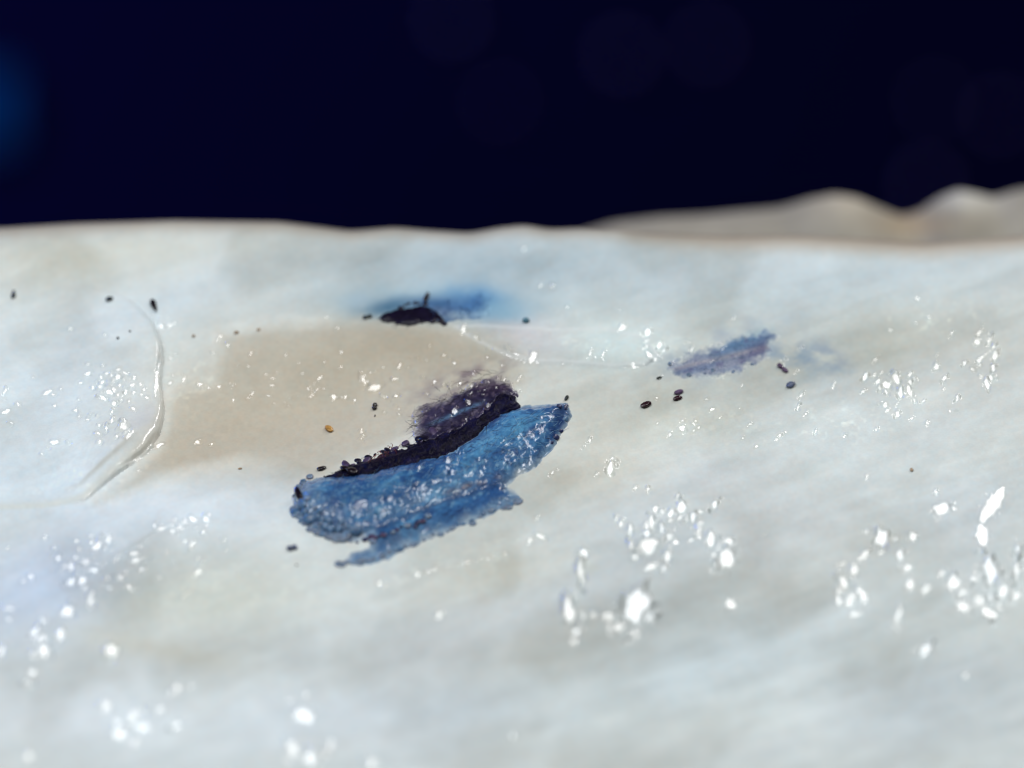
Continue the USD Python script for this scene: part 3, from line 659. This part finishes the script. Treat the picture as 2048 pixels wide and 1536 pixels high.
DZ = np.zeros_like(ZT)
GL.sort(key=lambda g_: g_[2] * g_[3])
n_plain = len(GL)
GL += STROKES
ga = np.array(GL, float)
centres = at(ga[:, 0], ga[:, 1])
tangent = np.zeros((len(GL), 3))
for a_, b_ in STROKE_ENDS:
    P_ = gaussian_filter(centres[n_plain + a_:n_plain + b_], (1.5, 0), mode='nearest')
    g_ = np.gradient(P_, axis=0)
    tangent[n_plain + a_:n_plain + b_] = g_ / np.linalg.norm(g_[:, :2], axis=1, keepdims=True)
for k, (gx, gy, L, W, ang) in enumerate(GL):
    p = centres[k]
    if k < n_plain:
        lamp = rng.random()
        h = half(p, KEY_POS if lamp < 0.6 else KEY2_POS if lamp < 0.8 else LAMPS[2 + int(rng.integers(3, 12))])
        h = h + rng.normal(0, 0.012, 3)
    else:                          # the lamp that a ridge running this way mirrors
        tg, slope = tangent[k][:2], tangent[k][2]
        hs = [half(p, l) for l in LAMPS]
        h = min(hs, key=lambda q_: abs(q_[:2] @ tg / q_[2] + slope))
        h = h / h[2]
        h[:2] += tg * (-slope - h[:2] @ tg)
        h /= np.linalg.norm(h)
    L, W = min(max(L * 1.15, 5.8), 44), min(max(W * 1.15, 5.4), 36)
    reach = (max(L, W) + 3) * 1.5
    i0, i1 = np.searchsorted(ys, p[1] - reach * PXMM / SE * 1.15), np.searchsorted(ys, p[1] + reach * PXMM / SE * 1.15)
    j0, j1 = np.searchsorted(xs, p[0] - reach * PXMM * 1.15), np.searchsorted(xs, p[0] + reach * PXMM * 1.15)
    if i1 <= i0 or j1 <= j0:
        continue
    S = np.s_[i0:i1, j0:j1]
    a = math.radians(ang)
    du, dv = UT[S] - gx, -(VT[S] - gy)
    q = np.hypot((du * math.cos(a) + dv * math.sin(a)) / (0.5 * L), (-du * math.sin(a) + dv * math.cos(a)) / (0.5 * W))
    q = q * (1 + 0.45 * (2 * meshkit.noise(np.stack([UT[S] / (2.5 + 0.3 * L), VT[S] / (2.5 + 0.3 * W), np.full(q.shape, k * 1.7)], -1), 5) - 1))
    w = 1 - sstep(0.9, 2.1, q)
    ic, jc = min(np.searchsorted(ys, p[1]), NY - 1), min(np.searchsorted(xs, p[0]), NX - 1)
    # facet: the plane whose normal is h, less the relief that is already there
    ZP = ZT[S] - p[2]
    plane = (-h[0] / h[2]) * (X[S] - p[0]) + (-h[1] / h[2]) * (Y[S] - p[1])
    DZ[S] = DZ[S] * (1 - w) + w * (plane - ZP)

micro = fade * 0.010 * n2(U, V, 10, 71, 10, 1.6, 3)
ZTOP = ZT + DZ + micro
interp_z = RegularGridInterpolator((ys, xs), ZTOP, bounds_error=False, fill_value=None)


# ------------------------------------------------------------------ meshes cut from the height field
def sheet(name, Zf, mask, colour, material, parent, skirt=False, hole=None, **kw):
    gy, gx = np.gradient(Zf, ys, xs)
    nrm = np.stack([-gx, -gy, np.ones_like(gx)], -1)
    nrm /= np.linalg.norm(nrm, axis=-1, keepdims=True)
    P = np.stack([X, Y, Zf], -1) * MM
    quad = mask[:-1, :-1] & mask[1:, :-1] & mask[:-1, 1:] & mask[1:, 1:] if mask is not None else np.ones((NY - 1, NX - 1), bool)
    if hole is not None:
        quad &= ~(hole[:-1, :-1] & hole[1:, :-1] & hole[:-1, 1:] & hole[1:, 1:])
    i, j = np.nonzero(quad)
    b = i * NX + j
    F = np.stack([b, b + 1, b + NX + 1, b + NX], -1)
    if skirt:
        used = np.arange(NX * NY)
    else:
        used, inv = np.unique(F, return_inverse=True)
        F = inv.reshape(F.shape)
    pts, n, col = P.reshape(-1, 3)[used], nrm.reshape(-1, 3)[used], np.clip(lin(np.clip(colour.reshape(-1, 3)[used], 4, 250)) / ALB, 0, 0.95)
    if skirt:                      # close the slab: sides and underside
        ring = np.concatenate([np.arange(NX), np.arange(1, NY) * NX + NX - 1, (NY - 1) * NX + np.arange(NX - 2, -1, -1), np.arange(NY - 2, 0, -1) * NX])
        n0 = len(pts)
        low = pts[ring].copy()
        low[:, 2] = -26.05 * MM
        mid = np.array([[0, -7 * MM, -26.05 * MM]])
        m = len(ring)
        k = np.arange(m)
        side = np.stack([ring, n0 + k, n0 + (k + 1) % m, ring[(k + 1) % m]], -1)
        pts = np.vstack([pts, low, mid])
        n = np.vstack([n, n[ring] * [1, 1, 0.3] - [0, 0, 0.3], [[0, 0, -1]]])
        col = np.vstack([col, col[ring], [col.mean(0)]])
        fan = np.stack([n0 + k, np.full(m, n0 + m), n0 + (k + 1) % m], -1)
        counts = np.concatenate([np.full(len(F) + m, 4), np.full(m, 3)])
        index = np.concatenate([F.ravel(), side.ravel(), fan.ravel()])
    else:
        counts, index = np.full(len(F), 4), F.ravel()
    mesh = UsdGeom.Mesh.Define(stage, numbered(parent, name))
    mesh.CreatePointsAttr(Vt.Vec3fArray.FromNumpy(pts.astype(np.float32)))
    mesh.CreateFaceVertexCountsAttr(Vt.IntArray.FromNumpy(counts.astype(np.int32)))
    mesh.CreateFaceVertexIndicesAttr(Vt.IntArray.FromNumpy(index.astype(np.int32)))
    mesh.CreateSubdivisionSchemeAttr('none')
    mesh.CreateNormalsAttr(Vt.Vec3fArray.FromNumpy(n.astype(np.float32)))
    mesh.SetNormalsInterpolation('vertex')
    UsdGeom.PrimvarsAPI(mesh).CreatePrimvar('tint', Sdf.ValueTypeNames.Color3fArray, 'vertex').Set(Vt.Vec3fArray.FromNumpy(col.astype(np.float32)))
    UsdShade.MaterialBindingAPI.Apply(mesh.GetPrim()).Bind(material)
    custom(mesh.GetPrim(), **kw)
    return mesh


TISSUE = thing('tissue', 'large wet pale cream tissue filling the lower two thirds, full of small glints', 'tissue')
MAIN = thing('blue_patch', 'large bright blue felted patch with a black cleft along its upper side', 'blue patch')
SMALL = thing('blue_patch', 'small patch near the rear edge, black core with a soft blue tail', 'blue patch')
FAINT_P = thing('blue_patch', 'faint greyish purple and blue streaky patch right of the others', 'blue patch')
UNDER = sheet('flesh', Z + DZ + micro, None, FLESH_C, FLESH, TISSUE, skirt=True, hole=cut)
for key, Zl, mask, colour in layers:
    own = {'membrane_flap': (TISSUE, FLESH, 'swollen bluish glassy flap at the left'), 'membrane_film': (TISSUE, FLESH, 'thin clear film beside the large blue patch'), 'blue_fold': (MAIN, BLUE, None), 'dark_cleft': (MAIN, PITCH, None),
           'dark_shag': (MAIN, GLAZE, None), 'blue_fold_small': (SMALL, BLUE, None), 'dark_core': (SMALL, PITCH, None), 'blue_film_faint': (FAINT_P, BLUE, None)}[key]
    if Zl is None:
        Zl, colour = Z, FLESH_C
    sheet({'blue_fold_small': 'blue_fold', 'blue_film_faint': 'blue_film'}.get(key, key), Zl + DZ + micro, mask, colour, own[1], own[0], label=own[2])

# rear folds, far out of focus behind the right part of the edge
CREST = np.array([(1060, 490), (1150, 468), (1230, 446), (1320, 434), (1420, 428), (1500, 420), (1570, 413), (1630, 398), (1680, 391), (1725, 397), (1775, 414), (1815, 426), (1850, 418), (1890, 396), (1930, 382), (1965, 386), (2000, 392), (2048, 380), (2110, 372), (2200, 392), (2320, 410)], float)
uu = np.linspace(1060, 2320, 260)
vv = gaussian_filter(np.interp(uu, CREST[:, 0], CREST[:, 1]), 1.2)
vv = vv - 0.35 * (gaussian_filter(vv, 14) - vv) - 4
YR = 37.0
r = ray(uu, vv)
top = CAM + ((YR - CAM[1]) / r[:, 1])[:, None] * r
ph = np.linspace(math.radians(-20), math.radians(200), 48)
ry, rz = 6.0, 5.0
RP = np.stack([np.repeat(top[:, 0][:, None], 48, 1), YR - ry * np.cos(ph)[None, :] + 0 * top[:, :1], top[:, 2][:, None] - math.hypot(rz * CE, ry * SE) / CE + rz * np.sin(ph)[None, :]], -1)
RU, RV = project(RP)
bump = 0.2 * n2(RU, RV, 120, 81, 30, 1.5, 3)
RP[..., 2] += bump * 0.6
RP[..., 1] -= bump
rc = np.empty(RU.shape + (3,))
rc[:] = (138, 134, 125)
rc += (14 * n2(RU, RV, 60, 82, 30, 1.5, 3))[..., None]
rc = stain(rc, blob(RU, RV, 1700, 400, 70, 30, 0) * 0.5, (196, 186, 168))
rc = stain(rc, blob(RU, RV, 1935, 396, 60, 26, 0) * 0.6, (196, 196, 190))
rc = stain(rc, blob(RU, RV, 1830, 450, 80, 26, 0) * 0.5, (160, 136, 104))
a_, b_ = RP.shape[:2]
k = (np.arange(a_ - 1)[:, None] * b_ + np.arange(b_ - 1)[None, :]).ravel()
put('rear_fold', (RP.reshape(-1, 3) * MM, np.stack([k, k + b_, k + b_ + 1, k + 1], -1)), DULL, TISSUE, True, lin(rc.reshape(-1, 3)) / ALB, label='tan humped fold behind the right end of the edge')


# ------------------------------------------------------------------ small grains, cells and fibres
def frame_at(u, v):
    p = at(u, v)
    e = 0.25
    q = np.array([[p[0][1], p[0][0] + e], [p[0][1], p[0][0] - e], [p[0][1] + e, p[0][0]], [p[0][1] - e, p[0][0]]])
    z = interp_z(q)
    n = np.array([-(z[0] - z[1]) / (2 * e), -(z[2] - z[3]) / (2 * e), 1.0])
    n /= np.linalg.norm(n)
    return p[0], n


def grain_mesh(u, v, L, W, deg, H=None, sink=0.15, pieces=1, sub=2, rough=0.12, seed=0, taper=0.0, up=0.0):
    """egg-like grain that lies on the tissue; L, W: its length and width in photograph pixels, deg: its slant in the picture"""
    p, n = frame_at(u, v)
    a = math.radians(deg)
    q = at(u + 6 * math.cos(a), v - 6 * math.sin(a))[0] - p
    q[2] = 0
    ax = q - (q @ n) * n
    stretch = np.linalg.norm(q) / (6 * PXMM)
    ax /= np.linalg.norm(ax)
    bx = np.cross(n, ax)
    out = []
    for s in range(pieces):
        m = trimesh.creation.icosphere(sub, 1.0)
        vtx = m.vertices.copy()
        vtx *= 1 + rough * (meshkit.noise(vtx * 1.7 + seed * 3.1 + s * 9.7, seed)[:, None] * 2 - 1)
        vtx[:, 1] *= 1 - taper * vtx[:, 0]
        half_l, half_w = L * PXMM * 0.5 * stretch / pieces * (1.15 if pieces > 1 else 1), W * PXMM * 0.5
        wide = half_w * (1.25 if abs(math.cos(a)) > 0.7 else 1.0)
        hh = (H or 0.75) * min(half_w, half_l)
        vtx *= (half_l, wide, hh)
        off = (s - (pieces - 1) / 2) * L * PXMM * stretch / pieces
        w = p + ax * off + n * (hh * (1 - sink) + up) + vtx[:, :1] * ax + vtx[:, 1:2] * bx + vtx[:, 2:3] * n
        out.append(trimesh.Trimesh(w * MM, m.faces, process=False))
    return trimesh.util.concatenate(out) if pieces > 1 else out[0]


GRAINS = [  # x, y, length, width, slant, pieces, taper, material, label, category
    (27, 590, 17, 8, 82, 1, 0.4, GRAIN_GREEN, 'tiny greenish black grain at the far left of the tissue', 'grain'),
    (219, 600, 15, 10, 15, 1, 0.1, GRAIN_GREEN, 'small squarish black grain between the far left grain and the pointed chip', 'grain'),
    (308, 613, 26, 11, -70, 1, 0.5, GRAIN_BLACK, 'pointed black chip just above the bright curved droplet glint', 'chip'),
    (236, 677, 5, 5, 0, 1, 0, GRAIN_GREEN, 'pinpoint dark speck on the pale skin above the left flap', 'speck'),
    (260, 663, 4, 4, 0, 1, 0, GRAIN_GREEN, 'pinpoint dark speck below the pointed black chip', 'speck'),
    (750, 815, 12, 10, 80, 2, 0, GRAIN_BLACK, 'black bead on bare beige flesh above the large blue patch', 'grain'),
    (750, 832, 4, 3, 80, 1, 0, GRAIN_BLACK, 'tiny dot just under the black bead on beige flesh', 'speck'),
    (853, 596, 20, 10, 66, 1, 0.1, GRAIN_BLACK, 'black seed-like grain standing above the small dark patch', 'grain'),
    (735, 635, 18, 8, 12, 2, 0, GRAIN_GREEN, 'dull green-black grain left of the small dark patch', 'grain'),
    (1052, 643, 14, 11, 0, 1, 0, GRAIN_TEAL, 'round teal grain right of the small dark patch', 'grain'),
    (1292, 811, 22, 11, 22, 1, 0.1, GRAIN_RED, 'reddish black oval grain, leftmost of those below the faint patch', 'grain'),
    (1357, 786, 19, 9, 22, 1, 0, GRAIN_PLUM, 'grey plum grain, upper of the touching pair below the faint patch', 'grain'),
    (1355, 798, 18, 9, 20, 1, 0, GRAIN_RED, 'dark plum grain, lower of the touching pair below the faint patch', 'grain'),
    (1581, 772, 17, 12, 35, 1, 0, GRAIN_BLUE, 'slate blue oval grain below right of the faint patch', 'grain'),
    (1565, 738, 24, 9, -40, 2, 0.2, GRAIN_PLUM, 'dark slanting grain with glints at the right of the faint patch', 'grain'),
    (1318, 756, 12, 4, 20, 1, 0, GRAIN_GREEN, 'thin dark hook-like scrap at the left tip of the faint patch', 'scrap'),
    (584, 1098, 20, 11, 12, 2, 0, GRAIN_BLUE, 'bluish double grain below the left tip of the large patch', 'grain'),
    (601, 993, 22, 14, -52, 1, 0.05, GRAIN_BLACK, 'shiny black bead on the left tip of the large blue patch', 'grain'),
    (643, 939, 19, 9, 18, 1, 0.1, GRAIN_BLACK, 'black oval grain on the upper left edge of the large patch', 'grain'),
    (690, 940, 17, 12, -20, 1, 0, GRAIN_BLACK, 'smaller of two black grains touching on the top of the large patch', 'grain'),
    (705, 947, 22, 16, -25, 1, 0, GRAIN_BLACK, 'larger of two black grains touching on the top of the large patch', 'grain'),
    (1133, 797, 11, 7, 60, 1, 0, GRAIN_GREEN, 'small dark grain on the right tip of the large blue patch', 'grain'),
    (658, 860, 16, 11, -45, 1, 0, GRAIN_AMBER, 'small amber grain on the beige flesh', 'grain'),
    (593, 1131, 4, 4, 0, 1, 0, GRAIN_BLACK, 'pinpoint dark speck below the bluish double grain', 'speck'),
    (473, 666, 9, 6, 20, 1, 0, GRAIN_TAN, 'faint tan crumb, middle of three left of the small dark patch', 'crumb'),
    (387, 673, 6, 6, 0, 1, 0, GRAIN_TAN, 'faint tan crumb, leftmost of three left of the small dark patch', 'crumb'),
    (517, 660, 7, 5, 30, 1, 0, GRAIN_TAN, 'faint tan crumb, rightmost of three left of the small dark patch', 'crumb'),
    (1823, 941, 7, 8, 0, 1, 0, GRAIN_TAN, 'dim brownish speck on the bare right part of the tissue', 'speck'),
    (480, 938, 8, 4, 10, 1, 0, GRAIN_TAN, 'faint brown scrap on flesh left of the large patch', 'scrap'),
]
for k, (u, v, L, W, a, pc, tp, m, lab, cat) in enumerate(GRAINS):
    put('grain' if cat == 'grain' else cat, grain_mesh(u, v, L, W, a, pieces=pc, taper=tp, seed=k, sub=3 if L > 10 else 2), m, label=lab, category=cat)


def cells(parent, pts, sizes, mats, name='cell', H=0.55, sink=0.3, seed=0):
    g = np.random.default_rng(seed)
    for k, (u, v) in enumerate(pts):
        s = g.uniform(*sizes) * g.choice([0.6, 0.85, 1.0, 1.15])
        put(name, grain_mesh(u, v, s * g.uniform(1.0, 1.35), s, g.uniform(-40, 60), H=H, sink=sink, sub=1, rough=0.15, seed=k), mats[g.integers(len(mats))], parent)


def along(pts, n, spread, seed):
    g = np.random.default_rng(seed)
    pts = np.array(pts, float)
    L = np.r_[0, np.cumsum(np.linalg.norm(np.diff(pts, axis=0), axis=1))]
    s = np.linspace(0, L[-1], n) + g.normal(0, 2.5, n)
    return np.stack([np.interp(s, L, pts[:, 0]), np.interp(s, L, pts[:, 1])], -1) + g.normal(0, spread, (n, 2))


edge_pts = [(588, 1018), (594, 1034), (610, 1050), (630, 1062), (655, 1074), (685, 1080)]
cells(MAIN, along(edge_pts, 18, 2.0, 1), (13, 18), [CELL_GREY, CELL_BLUE, CELL_GREY], sink=0.6, seed=1)
cells(MAIN, along([(u + 14, v - 12) for u, v in edge_pts], 16, 4.0, 2), (13, 17), [CELL_GREY, CELL_BLUE, CELL_BLUE], sink=0.5, seed=2)
cells(MAIN, along([(u + 30, v - 22) for u, v in edge_pts], 12, 6.0, 3), (12, 16), [CELL_GREY, CELL_BLUE], sink=0.6, seed=3)
cells(MAIN, along([(680, 1127), (705, 1128), (740, 1122), (790, 1102), (850, 1078), (920, 1052), (990, 1022), (1036, 1004)], 34, 2.5, 4), (9, 14), [CELL_BLUE, CELL_GREY, CELL_GREY], sink=0.8, seed=4)
cells(MAIN, along([(695, 1085), (740, 1082), (800, 1062), (860, 1040)], 16, 4.0, 5), (9, 13), [CELL_PLUM, CELL_GREY, CELL_NAVY], seed=5)
cells(MAIN, along([(1112, 812), (1130, 806), (1138, 826), (1126, 848), (1112, 866), (1100, 888)], 7, 3.0, 6), (8, 11), [CELL_NAVY, CELL_NAVY, CELL_BLUE], sink=0.9, seed=6)
cells(MAIN, along([(700, 932), (745, 916), (770, 904), (800, 894), (835, 882), (866, 866)], 20, 3.5, 7), (9, 14), [CELL_DARK, CELL_DARK, CELL_PLUM], sink=0.9, seed=7)
cells(MAIN, along([(590, 990), (600, 968), (620, 952)], 6, 2.0, 8), (10, 13), [CELL_GREY, CELL_BLUE], seed=8)
cells(SMALL, along([(772, 636), (790, 642), (815, 648), (845, 642), (870, 640), (890, 644)], 16, 2.0, 9), (9, 13), [CELL_DARK], sink=0.9, seed=9)
cells(SMALL, along([(800, 614), (830, 606), (850, 612)], 6, 2.0, 10), (8, 11), [CELL_DARK], sink=1.0, seed=10)
cells(FAINT_P, along([(1345, 738), (1400, 744), (1450, 738), (1500, 720)], 6, 8.0, 12), (7, 10), [CELL_GREY], H=0.3, sink=1.0, seed=12)


def hairs(name, parent, starts, angle, spread, length, radius, lift, mat_, seed, curl=25.0, nseg=6):
    """fine hairs that lie on the surface; drawn as thin triangular tubes, one mesh"""
    g = np.random.default_rng(seed)
    n = len(starts)
    ang = np.radians(angle + g.normal(0, spread, n))
    le = g.uniform(*length, n)
    bend = np.radians(g.normal(0, curl, n))
    pu, pv = [starts[:, 0]], [starts[:, 1]]
    for k in range(1, nseg):
        aa = ang + bend * k
        pu.append(pu[-1] + le / (nseg - 1) * np.cos(aa))
        pv.append(pv[-1] - le / (nseg - 1) * np.sin(aa))
    pu, pv = np.stack(pu, 1), np.stack(pv, 1)
    P = at(pu.ravel(), pv.ravel()).reshape(n, nseg, 3)
    prof = np.sin(np.linspace(0, np.pi, nseg)) * 0.6 + 0.15
    P[..., 2] += g.uniform(lift[0], lift[1], n)[:, None] * prof[None, :]
    tan = np.gradient(P, axis=1)
    tan /= np.linalg.norm(tan, axis=-1, keepdims=True) + 1e-9
    n1 = np.cross(tan, [0.0, 0.3, 1.0])
    n1 /= np.linalg.norm(n1, axis=-1, keepdims=True) + 1e-9
    b1 = np.cross(tan, n1)
    taper = np.linspace(1, 0.35, nseg)[None, :, None]
    rad = (g.uniform(*radius, n) * PXMM)[:, None, None] * taper
    rings = np.stack([P + rad * (math.cos(t) * n1 + math.sin(t) * b1) for t in (0, 2.094, 4.189)], 2)
    idx = np.arange(n * nseg * 3).reshape(n, nseg, 3)
    F = []
    for s in range(3):
        t = (s + 1) % 3
        F.append(np.stack([idx[:, :-1, s], idx[:, :-1, t], idx[:, 1:, t], idx[:, 1:, s]], -1).reshape(-1, 4))
    put(name, (rings.reshape(-1, 3) * MM, np.vstack(F)), mat_, parent, True, kind='stuff')


def inside(poly, n, seed, margin=2.0):
    g = np.random.default_rng(seed)
    poly = np.array(poly, float)
    lo, hi = poly.min(0), poly.max(0)
    p = g.uniform(lo, hi, (n * 4, 2))
    return p[sdf(poly, p[:, 0], p[:, 1]) > margin][:n]


hairs('pale_fibres', MAIN, inside(UPPER, 220, 21, 12), 25, 30, (10, 36), (0.25, 0.5), (0.0, 0.03), FIB_PALE, 21, 6)
hairs('blue_fibres', MAIN, inside(FOLD, 320, 22, 8), 25, 32, (8, 28), (0.3, 0.6), (0.0, 0.03), FIB_BLUE, 22, 6)
hairs('navy_fibres', MAIN, inside(FOLD, 220, 23, 10), 25, 40, (6, 20), (0.3, 0.5), (0.0, 0.02), FIB_NAVY, 23, 6)
hairs('dark_hairs', MAIN, inside(SHAG, 330, 24, 2), 200, 30, (10, 30), (0.22, 0.42), (0.0, 0.03), FIB_DARK, 24, 7)
hairs('dark_hairs', MAIN, inside(CLEFT, 400, 25, 3), 150, 50, (8, 20), (0.35, 0.6), (0.0, 0.08), FIB_DARK, 25, 12)
hairs('dark_hairs', MAIN, along([(890, 782), (930, 762), (980, 748), (1015, 752)], 34, 8.0, 26), 190, 28, (10, 28), (0.25, 0.45), (0.0, 0.03), FIB_DARK, 26, 7)
hairs('rust_fibres', MAIN, along([(735, 922), (760, 906), (790, 894)], 22, 4.0, 27), 30, 40, (6, 14), (0.4, 0.8), (0.02, 0.08), FIB_RUST, 27)
hairs('dark_hairs', SMALL, along([(770, 636), (800, 646), (850, 642), (885, 642)], 30, 3.0, 28), 200, 40, (5, 12), (0.35, 0.6), (0.0, 0.06), FIB_DARK, 28)
hairs('blue_fibres', SMALL, inside(TOPB, 40, 29, 6), 10, 40, (8, 24), (0.35, 0.7), (0.0, 0.05), FIB_BLUE, 29)
hairs('navy_fibres', FAINT_P, inside(FAINT, 60, 30, 16), 20, 35, (5, 12), (0.25, 0.4), (0.0, 0.02), CELL_GREY, 30)
hairs('blue_fibres', FAINT_P, inside(FAINT, 90, 31, 12), 20, 35, (6, 16), (0.3, 0.5), (0.0, 0.04), CELL_BLUE, 31)

# ------------------------------------------------------------------ out-of-focus things on the backdrop
TEAL = mat('blue_strip', {'p': ('principled_bsdf', {'base_color': (0.0, 0.085, 0.20), 'roughness': 0.9, 'specular_ior_level': 0.0})})
LINT = mat('lint', {'p': ('principled_bsdf', {'base_color': (0.30, 0.20, 0.42), 'roughness': 0.6})})


def on_backdrop(u, v, d=BACK - 3):
    r_ = ray(np.array([u]), np.array([v]))[0]
    return CAM + r_ * (DIST + d)


strip = trimesh.creation.box(np.array([10.0, 11.0, 2.0]) * MM)
T4 = BT.copy()
T4[:3, 3] = on_backdrop(-45, 215) * MM
strip.apply_transform(T4)
put('blue_strip', strip, TEAL, smooth=False, label='blurred blue strip on the dark backdrop at the far left', category='strip')
SPECKS = [(905, 40, 1.2, 'fuzziest of the dim purple specks, top centre of the backdrop'), (1245, 110, 1.15, 'dim purple speck, left of the two close together on the backdrop'), (1415, 90, 1.1, 'dim purple speck, right of the two close together on the backdrop'),
          (1855, 370, 1.25, 'dim purple speck just above the notch between the rear humps'), (1870, 200, 0.9, 'dim purple speck high above the notch of the rear humps'), (2000, 232, 1.1, 'dim purple speck at the right end of the backdrop'), (1000, 205, 0.8, 'faintest purple speck, midway above the rear edge')]
for k, (u, v, s, lab) in enumerate(SPECKS):
    m = trimesh.creation.icosphere(2, s * MM)
    m.vertices *= 1 + 0.3 * (meshkit.noise(m.vertices * 900 + k, k)[:, None] - 0.5)
    m.apply_translation(on_backdrop(u, v) * MM)
    put('lint_speck', m, LINT, label=lab, category='speck', group='lint specks on the backdrop')
